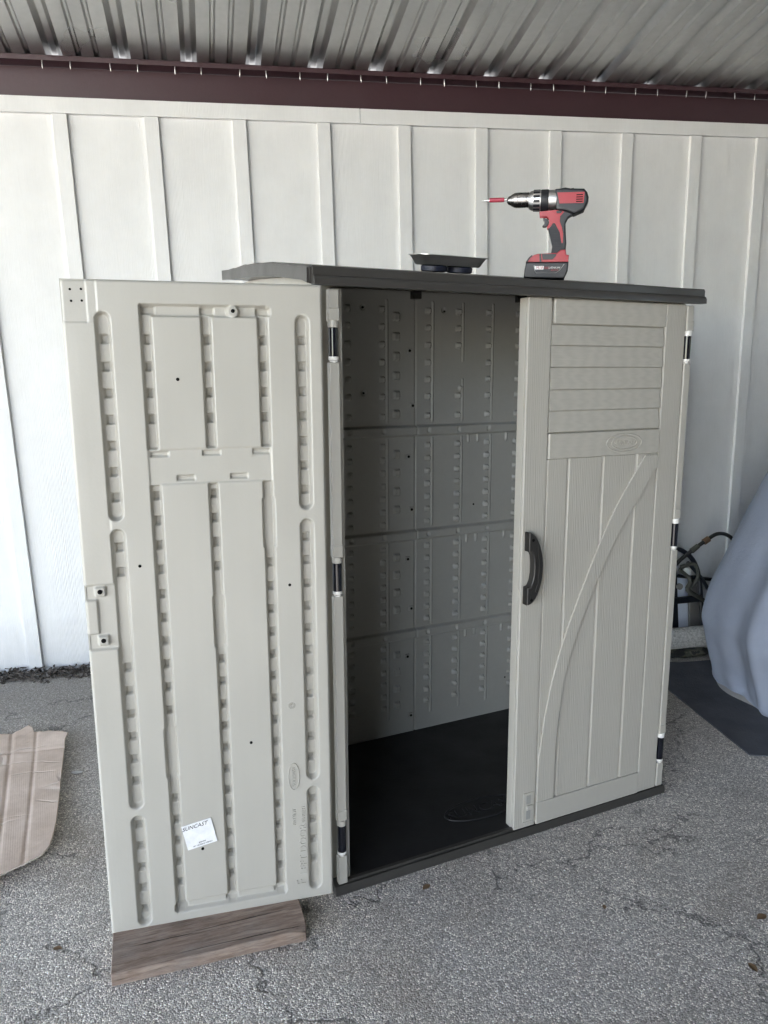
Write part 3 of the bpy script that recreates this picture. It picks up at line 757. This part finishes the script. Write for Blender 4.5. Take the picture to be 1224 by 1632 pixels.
# ------------------------------------------------------------------ cardboard sheet
cu_, cv_ = np.linspace(0, 1, 150), np.linspace(0, 1, 150)
tx_ = np.array([-.75, -.35, -.02, .03, .06, .085, .105, .122, .145, .165, .185, .205, .225, .245, .275]); ty2 = np.array([-.62, -.69, -.752, -.765, -.735, -.700, -.722, -.768, -.773, -.784, -.779, -.792, -.795, -.806, -.832])
rx_ = np.array([.275, .272, .290, .316, .340, .356, .372, .380, .384, .372]); ry_ = np.array([-.832, -.88, -.99, -1.16, -1.30, -1.40, -1.50, -1.585, -1.645, -1.69])
bx_ = np.array([-.75, -.25, .10, .24, .31, .372]); by_ = np.array([-2.2, -2.02, -1.86, -1.785, -1.735, -1.69])
fu = np.clip(np.array(cu_), 0, 1)**.45                     # finer columns towards the torn right side
XT = -.75+fu*(.275+.75); YT = np.interp(XT, tx_, ty2)
XB = -.75+fu*(.372+.75); YB = np.interp(XB, bx_, by_)
vr = (ry_-ry_[0])/(ry_[-1]-ry_[0]); XRt = np.interp(cv_, vr, rx_)
CX = -.75+fu[:, None]*(XRt[None, :]+.75); CY = YT[:, None]*(1-cv_[None, :])+YB[:, None]*cv_[None, :]
CZ = np.zeros_like(CX)
for i in range(CX.shape[0]):
    for j in range(CX.shape[1]):
        x, y = CX[i, j], CY[i, j]
        lift = .022*max(0, min(1, (x+.05+.1*(y+1.2))/.45))**2+.026*max(0, min(1, (-1.35-y)/.5))**1.5
        cr = 0
        for a_, b_, c_, w_, h_ in ((1, .22, .13-.264, .007, .0035), (1, .20, .22-.24, .006, .003), (.1, 1, -.915, .007, .004), (-.55, 1, -.93, .006, .0022), (-.75, 1, -.86, .005, .002), (-.62, 1, -1.83, .006, .0025), (1, .15, -.15, .01, .003)):
            dd = (a_*x+b_*y-c_)/math.hypot(a_, b_); cr -= h_*math.exp(-(dd/w_)**2)
        CZ[i, j] = gz(x, y)+.009+lift+cr+.010*max(0, min(1, (y+.915+.1*x)/.10))+.0008*mn.noise(Vector((x*7, y*7, 1)))
cd = grid_mesh('cardboard_sheet', cu_, cv_, CX, CY, CZ, M['card'], None, None, True)
cd.data.materials.append(M['cardedge'])
sm_ = cd.modifiers.new('thickness', 'SOLIDIFY'); sm_.thickness = .0045; sm_.offset = -1; sm_.material_offset_rim = 1
tag(cd, 'torn flattened brown cardboard sheet on the paving at the left', 'cardboard')

# ------------------------------------------------------------------ bark debris along the wall foot
bm = NB()
for i in range(1500):
    x = random.uniform(-1.6, 1.0); y = -abs(random.gauss(0, .06))-.024
    if y < -.22: continue
    z = gz(x, y)+max(0, .045*(1+y/.14))*random.random()+.003
    L, w_, t_ = random.uniform(.012, .05), random.uniform(.004, .013), random.uniform(.002, .005)
    mt = Matrix.Translation((x, y, z)) @ Matrix.Rotation(random.uniform(0, 6.28), 4, 'Z') @ Matrix.Rotation(random.uniform(-.5, .5), 4, 'Y')
    r = bmesh.ops.create_cube(bm, size=1)
    for v in r['verts']:
        v.co = mt @ Vector((v.co.x*L*(1-.5*(v.co.y > 0)), v.co.y*w_, v.co.z*t_))
tag(obj('bark_debris', bm, M['mulch'], None), 'dark bark and leaf debris along the foot of the wall', 'debris', None, 'stuff')

# ------------------------------------------------------------------ leaves and a pebble on the paving
def leaf(x, y, L, rot, label):
    bm = NB(); n = 7; rows = []
    for i in range(n):
        t = i/(n-1); wv = .32*L*math.sin(math.pi*min(1, t*.95+.03))**.8
        rows.append([bm.verts.new(((t-.5)*L, s_*wv, .004+.25*L*abs(s_)*.5+.12*L*math.sin(t*3)*.5)) for s_ in (-1, -.5, 0, .5, 1)])
    for i in range(n-1):
        for j in range(4): bm.faces.new((rows[i][j], rows[i+1][j], rows[i+1][j+1], rows[i][j+1]))
    bmesh.ops.solidify(bm, geom=list(bm.faces), thickness=.0006)
    o = obj('dry_leaf', bm, M['leaf'], None, 60); o.location = (x, y, gz(x, y)); o.rotation_euler = (0, 0, rot)
    tag(o, label, 'leaf', 'fallen leaves on the paving')
leaf(1.53, -2.046, .030, .5, 'small brown dry leaf near the shed threshold')
leaf(.497, -2.076, .024, -.2, 'small brown dry leaf left of the timber board')
leaf(2.012, -2.231, .018, 1.2, 'tiny dry leaf on open paving in front of the closed door')
leaf(2.279, -2.514, .030, 1.7, 'brown dry leaf at the lower right edge of the paving')
leaf(2.426, -2.361, .034, .2, 'pale brown dry leaf highest up at the right edge')
bm = NB(); bmesh.ops.create_icosphere(bm, subdivisions=2, radius=.5)
for v in bm.verts: v.co = Vector((v.co.x*.05, v.co.y*.02, v.co.z*.014+.005))+.002*mn.noise_vector(v.co*3)
o = obj('pebble', bm, M['pebble'], None, 180); o.location = (.366, -1.126, gz(.366, -1.126)); tag(o, 'flat pale stone chip between cardboard and open door', 'stone')

# ------------------------------------------------------------------ things at the right: mat, covered vehicle, frame, rug, bundle, hose
mp = [(3.007, -1.554), (3.55, -1.70), (4.3, -1.0), (4.05, -.62), (3.30, -.615), (2.95, -.50), (3.05, -.86)]
bm = NB(); f_ = bm.faces.new([bm.verts.new((x, y, 0)) for x, y in mp]); bmesh.ops.triangulate(bm, faces=[f_])
for _ in range(3): bmesh.ops.subdivide_edges(bm, edges=[e for e in bm.edges if e.calc_length() > .12], cuts=1)
for v in bm.verts: v.co.z = gz(v.co.x, v.co.y)+.006+.003*mn.noise(v.co*4)
bmesh.ops.triangulate(bm, faces=bm.faces); bmesh.ops.solidify(bm, geom=list(bm.faces), thickness=.005)
tag(obj('floor_mat', bm, M['mat_black'], None, 30), 'black rubber mat on the paving in front of the covered vehicle', 'mat')

def cover():
    root = empty('covered_vehicle', Matrix.Translation((4.45, -1.15, gz(3.8, -1.0))))
    tag(root, 'vehicle under a blue grey fabric cover at the right edge', 'covered vehicle')
    nth, nz = 320, 90
    th = np.linspace(0, 2*math.pi, nth); zz = np.linspace(0, 1, nz)
    TH, T = np.meshgrid(th, zz, indexing='ij')
    zprof = np.array([0.012, .06, .14, .25, .36, .48, .62, .80, 1.00, 1.22, 1.36, 1.42, 1.45])
    rprof = np.array([.995, 1.0, 1.015, 1.045, 1.07, 1.05, 1.0, .94, .867, .775, .68, .45, 0.02])
    tp = np.linspace(0, 1, len(zprof))
    Zc = np.interp(T, tp, zprof); Rr = np.interp(T, tp, rprof)
    for _ in range(5):
        Zc[:, 1:-1] = (Zc[:, :-2]+2*Zc[:, 1:-1]+Zc[:, 2:])/4; Rr[:, 1:-1] = (Rr[:, :-2]+2*Rr[:, 1:-1]+Rr[:, 2:])/4
    n_ = 2.8
    sup = (np.abs(np.cos(TH))**n_+np.abs(np.sin(TH))**n_)**(-1/n_)
    fold = 1+.008*np.sin(TH*7+1.0+1.2*np.sin(TH*3))*np.clip(1-T*1.6, 0, 1)+.003*np.sin(TH*17+2+T*3)*np.clip(1-T*2.2, 0, 1)
    for t0, wd, am, zt in ((3.62, .09, -.07, 2.4), (3.30, .05, .035, 1.1), (3.02, .07, -.03, 1.0), (3.46, .035, -.022, .9), (3.85, .05, .03, 1.3), (2.75, .06, .03, 1.2), (4.15, .06, -.03, 1.0)):
        fold = fold+am*np.exp(-((TH-t0-.10*T*np.sin(t0*9))/(wd*(1+.8*T)))**2)*np.clip(1-T*zt, 0, 1)*np.clip(T*10+.25, 0, 1)
    fold = fold+.0025*np.sin(TH*23+T*41)*np.clip(1-T*1.5, 0, 1)
    Xc = 1.14*Rr*sup*np.cos(TH)*fold; Yc = .66*Rr*sup*np.sin(TH)*fold
    o = grid_mesh('fabric_cover', th, zz, Xc, Yc, Zc, M['cover'], root)
    bm = NB(); pts = []
    for t in np.linspace(2.2, 4.0, 40):
        s0 = (abs(math.cos(t))**n_+abs(math.sin(t))**n_)**(-1/n_)
        pts.append((s0, t))
    rows = []
    for (s0, t) in pts:
        k = .5+.5*math.sin(t*7)
        rows.append([bm.verts.new((1.14*s0*math.cos(t)*q, .66*s0*math.sin(t)*q, h)) for q, h in ((.93, .06), (.965, .035), (.985+.03*k, .012+.008*k), (.995+.04*k, .009))])
    for i in range(len(rows)-1):
        for j in range(3): bm.faces.new((rows[i][j], rows[i+1][j], rows[i+1][j+1], rows[i][j+1]))
    obj('cover_hem', bm, M['lining'], root, 180)
cover()

FX, FY = 3.46, -.34
gf = gz(FX, FY)
fr = empty('tube_frame', Matrix.Translation((FX, FY, gf))); tag(fr, 'black tubular frame with straps leaning on the wall behind the shed', 'frame')
bm = NB(); tube(bm, spline([(-.26, 0, 0), (-.26, .06, .30), (-.22, .09, .48), (-.02, .12, .535), (.10, .11, .50), (.165, .09, .40), (.172, .04, .2), (.17, 0, 0)], 8), .0135, 10); obj('arch_tube', bm, M['tubeb'], fr, 60)
bm = NB(); box(bm, -.018, .018, .0, .02, .02, .47, .004); o = obj('upright_bar', bm, M['tubeb'], fr, 40); o.rotation_euler = (-.15, 0, 0)
bm = NB(); box(bm, -.25, .16, .012, .034, .232, .268, .004); obj('cross_bar', bm, M['tubeb'], fr, 40)
bm = NB(); tube(bm, [(.08, .06, .46), (.17, .05, .36), (.27, .03, .20)], .011, 8); obj('brace_tube', bm, M['tubeb'], fr, 60)
bm = NB(); tube(bm, [(.05, .10, .37), (.20, .09, .345), (.36, .07, .32)], .011, 8); obj('brace_tube', bm, M['tubeb'], fr, 60)
bm = NB(); tube(bm, spline([(.0, .02, .44), (.05, -.02, .38), (.03, -.03, .33), (.10, -.02, .28), (.20, .0, .22)], 6), [.009+.005*math.sin(i*.13) for i in range(25)], 8); obj('strap', bm, M['greyp'], fr, 60)
bm = NB(); tube(bm, spline([(-.01, -.01, .46), (.07, -.02, .47), (.09, -.03, .40), (.05, -.03, .34)], 6), .011, 8); obj('strap', bm, M['greyp'], fr, 60)
bm = NB(); lathe(bm, [(.018, -.004), (.018, .01)], (0, 0, .34), 'y', 14); obj('buckle', bm, M['greybox'], fr, 40)
pn = empty('pale_panel', Matrix.Translation((FX, FY+.075, gf)) @ Matrix.Rotation(-.12, 4, 'X')); tag(pn, 'pale blue panel standing behind the black tube frame', 'panel')
bm = NB(); box(bm, -.28, .128, 0, .03, .004, .37, .006); obj('sheet', bm, M['panelb'], pn, 35)
bm = NB(); box(bm, .130, .205, -.004, .06, .004, .36, .008); obj('side_block', bm, M['greybox'], pn, 35)
bm = NB(); box(bm, .137, .20, -.006, .058, .362, .40, .006); obj('side_cap', bm, M['white'], pn, 35)
# rolled rug
bm = NB(); seg = 40
def rug_ring(x):
    return [Vector((x+.006*mn.noise(Vector((x*9, k, 0))), .058*math.cos(t)*(1+.06*mn.noise(Vector((x*14, math.cos(t)*2, math.sin(t)*2)))), .066+.064*math.sin(t)*(1+.06*mn.noise(Vector((x*14, 5+math.cos(t)*2, math.sin(t)*2)))))) for k, t in enumerate(np.linspace(0, 2*math.pi, seg, endpoint=False))]
rings = [[bm.verts.new(p) for p in rug_ring(x)] for x in np.linspace(-.22, .115, 26)]
for i in range(len(rings)-1):
    for k in range(seg): bm.faces.new((rings[i][k], rings[i][(k+1) % seg], rings[i+1][(k+1) % seg], rings[i+1][k]))
bm.faces.new(rings[0]); bm.faces.new(rings[-1][::-1])
o = obj('rolled_rug', bm, M['rug'], None, 180); o.location = (FX-.01, FY-.10, gz(FX, FY-.1)+.002); o.rotation_euler = (0, 0, -.05)
tag(o, 'rolled mottled white shag rug lying in front of the tube frame', 'rug')
# camouflage bundle
bm = NB(); bmesh.ops.create_icosphere(bm, subdivisions=4, radius=1)
for v in bm.verts:
    n_ = mn.noise(v.co*2.2)*.18+mn.noise(v.co*5)*.07; v.co = v.co*(1+n_); v.co = Vector((v.co.x*.075, v.co.y*.085, max(-.075, v.co.z*.10)))
o = obj('camouflage_bundle', bm, M['camo'], None, 180); o.location = (FX+.155, FY-.14, gz(FX+.15, FY-.14)+.078)
tag(o, 'crumpled dark camouflage cloth bundle beside the rolled rug', 'bundle')
bm = NB(); bmesh.ops.create_icosphere(bm, subdivisions=3, radius=1)
for v in bm.verts:
    v.co = v.co*(1+.2*mn.noise(v.co*3)); v.co = Vector((v.co.x*.16, v.co.y*.05, max(-.014, v.co.z*.018)))
o = obj('flattened_bag', bm, M['camo'], None, 180); o.location = (FX-.05, FY-.175, gz(FX, FY-.17)+.016); tag(o, 'flat dark camouflage cloth lying in front of the rug', 'cloth')
# hose
hs = empty('black_hose', Matrix.Translation((FX, FY, gf))); tag(hs, 'black rubber hose arching from the tube frame to the covered vehicle', 'hose')
bm = NB(); tube(bm, spline([(-.20, -.03, .28), (-.12, -.03, .40), (-.03, -.02, .495), (.06, -.02, .56), (.125, -.02, .60), (.20, -.02, .637), (.27, -.03, .62), (.33, -.05, .54), (.38, -.07, .42)], 8), .0105, 10); obj('hose', bm, M['cable'], hs, 180)
bm = NB(); tube(bm, [(.045, -.02, .550), (.085, -.02, .577)], [.016, .014], 12); obj('hose_coupling', bm, M['greyp'], hs, 40)
bm = NB(); tube(bm, [(.118, -.02, .596), (.148, -.02, .613)], .0175, 12); obj('hose_clamp', bm, M['brass'], hs, 40)

# ------------------------------------------------------------------ magnetic tray on the shed roof
ty_ = .085
TM = S @ Matrix.Translation((.407, ty_, rsurf(ty_)+.0035)) @ Matrix.Rotation(.13, 4, 'X') @ Matrix.Diagonal((.92, .92, .92, 1))
tr = empty('parts_tray', TM); tag(tr, 'shallow stainless magnetic parts tray on the shed roof', 'tray')
def rrect(hx, hy, r_, n=6):
    p = []
    for cx, cy, a0 in ((hx-r_, hy-r_, 0), (-hx+r_, hy-r_, math.pi/2), (-hx+r_, -hy+r_, math.pi), (hx-r_, -hy+r_, 1.5*math.pi)):
        for k in range(n+1): t = a0+k/n*math.pi/2; p.append((cx+r_*math.cos(t), cy+r_*math.sin(t)))
    return p
bm = NB(); rows = []
for hx, hy, r_, z in ((.094, .045, .02, .0195), (.094, .045, .02, .019), (.098, .048, .022, .021), (.112, .058, .026, .047), (.119, .062, .028, .0485), (.119, .062, .028, .0465), (.1135, .0585, .026, .0455), (.097, .047, .021, .0225), (.092, .044, .019, .0205)):
    rows.append([bm.verts.new((x, y, z)) for x, y in rrect(hx, hy, r_)])
for i in range(len(rows)-1):
    n_ = len(rows[i])
    for k in range(n_): bm.faces.new((rows[i][k], rows[i][(k+1) % n_], rows[i+1][(k+1) % n_], rows[i+1][k]))
bm.faces.new(rows[0]); bm.faces.new(rows[-1][::-1])
obj('tray_bowl', bm, M['tray'], tr, 50)
for x in (-.048, .043):
    bm = NB(); lathe(bm, [(.034, 0), (.040, .002), (.041, .016), (.036, .019)], (x, 0, 0), 'z', 28); obj('magnet_base', bm, M['magnet'], tr, 40)

# ------------------------------------------------------------------ cordless drill on the shed roof
dy_ = .065
P0 = S @ Vector((.731, dy_, rsurf(dy_)+.0005))
vd = Vector((P0.x-CAM.x, P0.y-CAM.y, 0)).normalized()
px_ = Vector((vd.y, -vd.x, 0))
tl = math.radians(1.6)
DMx = Matrix((px_, vd, (0, 0, 1))).transposed().to_4x4() @ Matrix.Rotation(tl, 4, 'Y') @ Matrix.Diagonal((1, 1, .925, 1)); DMx.translation = P0
dr = empty('cordless_drill', DMx); tag(dr, 'red and black cordless drill standing on the shed roof', 'drill')
K = .143*2.231/1172.9
def q(p): return ((p[0]-720)*K, (1093-p[1])*K)
def qp(l): return [q(p) for p in l]
def dpart(name, mat, pts, t0, t1, bev=.002, parent=dr, seg=2, sm_=0):
    P = qp(pts)
    if sm_: P = smooth2(P+[P[0]], sm_)[:-1]
    bm = NB(); prism(bm, P, t0, t1, 'y', bev, seg); return obj(name, bm, M[mat] if isinstance(mat, str) else mat, parent, 40)
def dl(name, mat, prof, cy, parent=dr, seg=28):
    bm = NB(); lathe(bm, [(r_*K, (x-720)*K) for r_, x in prof], (0, 0, (1093-cy)*K), 'x', seg); return obj(name, bm, M[mat], parent, 35)
# battery and foot
bt = dpart('battery', 'blk', [(522, 905), (978, 912), (972, 1010), (938, 1096), (505, 1080), (508, 1000)], -.036, .036, .005, seg=3)
dpart('label_plate', 'sticker', [(622, 950), (716, 952), (712, 992), (622, 990)], -.0372, -.0358, .0002, bt)
for txt, mat, sz_, cx, cz in (('M18', 'red', 34, 668, 971), ('RED', 'red', 26, 746, 975), ('LITHIUM', 'white', 26, 826, 976), ('XC5.0', 'red', 24, 830, 1001)):
    me = text_mesh(txt, sz_*K*1.25, .0002, shear=.2); me.materials.clear(); o = link('printed_text', me, M[mat], bt)
    a, c_ = q((cx, cz)); o.matrix_local = Matrix.Translation((a, -.0374, c_)) @ Matrix.Rotation(math.pi/2, 4, 'X')
bm = NB(); tube(bm, [(q(p)[0], -.0361, q(p)[1]) for p in [(612, 945), (622, 1005), (636, 1030), (850, 1030), (885, 1005), (932, 935)]], .0006, 6); obj('label_outline', bm, M['silver'], bt, 60)
ft = dpart('foot', 'red', [(530, 903), (548, 868), (580, 832), (640, 812), (780, 806), (850, 806), (885, 772), (940, 770), (948, 826), (978, 832), (976, 911), (760, 908)], -.034, .034, .004)
dpart('foot_inset', 'blk', [(690, 816), (846, 818), (838, 845), (806, 880), (700, 880)], -.0352, .0352, .0008, ft)
dpart('foot_rib', 'blk', [(662, 812), (680, 812), (690, 904), (668, 904)], -.0350, .0350, .0006, ft)
dpart('foot_edge', 'blk', [(520, 903), (548, 855), (580, 826), (592, 832), (560, 868), (540, 903)], -.0355, .0355, .0008, ft)
# handle
hd = dpart('handle', 'blk', [(760, 330), (915, 312), (1010, 372), (950, 408), (925, 470), (932, 560), (944, 690), (940, 800), (785, 812), (796, 720), (768, 610), (742, 520), (756, 470), (748, 400)], -.0175, .0175, .005, seg=3)
for s_, t0, t1 in ((-1, -.0192, -.0165), (1, .0165, .0192)):
    dpart('handle_shell', 'red', [(640, 335), (915, 314), (895, 360), (866, 392), (862, 450), (890, 520), (905, 590), (908, 690), (892, 690), (868, 572), (812, 468), (790, 468), (762, 520), (736, 524), (728, 505), (752, 468), (746, 412), (720, 388), (648, 384)], t0, t1, .0006, hd)
    dpart('grip_pad', 'rubber', [(790, 472), (812, 472), (864, 576), (890, 696), (922, 760), (920, 798), (790, 808), (800, 720), (772, 612), (752, 526)], t0*1.01, t1*1.01, .0008, hd)
    for k in range(8):
        x0, y0 = 765+6*k, 545+26*k
        dpart('grip_rib', 'rubber', [(x0, y0), (x0+78, y0+4), (x0+80, y0+16), (x0+2, y0+12)], min(t0*1.06, t1*1.06, key=abs) if s_ > 0 else t0*1.06, max(t0*1.06, t1*1.06) if s_ > 0 else t1, .0004, hd)
dpart('trigger', 'blk', [(684, 400), (738, 414), (748, 450), (738, 486), (716, 502), (684, 498), (680, 486), (698, 470), (700, 440), (686, 420)], -.009, .009, .002)
dpart('direction_switch', 'blk', [(820, 335), (868, 330), (884, 345), (868, 362), (826, 360)], -.022, .022, .0015)
# motor housing
mh = dpart('motor_housing', 'blk', [(800, 98), (860, 94), (905, 86), (960, 98), (1100, 106), (1134, 146), (1152, 200), (1150, 250), (1112, 335), (1010, 380), (905, 340), (815, 322)], -.031, .031, .009, seg=4)
dpart('top_vent', 'blk', [(870, 100), (890, 80), (915, 84), (960, 88), (990, 82), (1000, 104)], -.012, .012, .0015, mh)
for s_ in (-1, 1):
    a, b_ = (-.0325, -.030) if s_ < 0 else (.030, .0325)
    sp_ = dpart('side_panel', 'red', [(822, 142), (1105, 146), (1100, 265), (850, 262)], a, b_, .0006, mh)
    for k in range(4):
        y = 170+k*24; dpart('vent_slot', 'hole', [(1022, y), (1090, y), (1088, y+11), (1020, y+11)], a*1.012 if s_ < 0 else b_*.99, a*.99 if s_ < 0 else b_*1.012, .0001, mh)
# gear case, rings, chuck, bit
dl('gear_case', 'silver', [(98, 728), (112, 734), (112, 808), (104, 832)], 200)
dl('clutch_ring', 'blk', [(112, 650), (121, 658), (121, 724), (114, 734)], 202)
tr_ = dl('torque_collar', 'silver', [(86, 522), (104, 545), (114, 575), (118, 640), (116, 652)], 200)
for k in range(14):
    t = 2*math.pi*k/14
    bm = NB(); box(bm, (572-720)*K, (640-720)*K, -.0042, .0042, 110*K, 119.5*K, .0006); o = obj('torque_mark', bm, M['blk'], tr_, 40)
    o.matrix_local = Matrix.Translation((0, 0, (1093-200)*K)) @ Matrix.Rotation(t, 4, 'X')
    bm = NB(); box(bm, (592-720)*K, (620-720)*K, -.0018, .0018, 119.5*K, 120.4*K); oo = obj('torque_number', bm, M['sticker'], tr_)
    oo.matrix_local = o.matrix_local.copy()
dl('chuck', 'chrome', [(22, 286), (46, 304), (56, 330), (62, 334), (78, 362), (80, 366), (84, 388), (85, 400), (83, 404), (85, 408), (85, 492), (82, 496), (85, 500), (85, 524)], 188)
bt_ = dl('driver_bit', 'silver', [(3, 18), (6, 30), (14, 60), (18, 92), (18, 100), (13, 262), (13, 290)], 178, seg=12)
dl('bit_sleeve', 'pink', [(20, 94), (26, 100), (26, 250), (20, 258)], 176, bt_, 16)
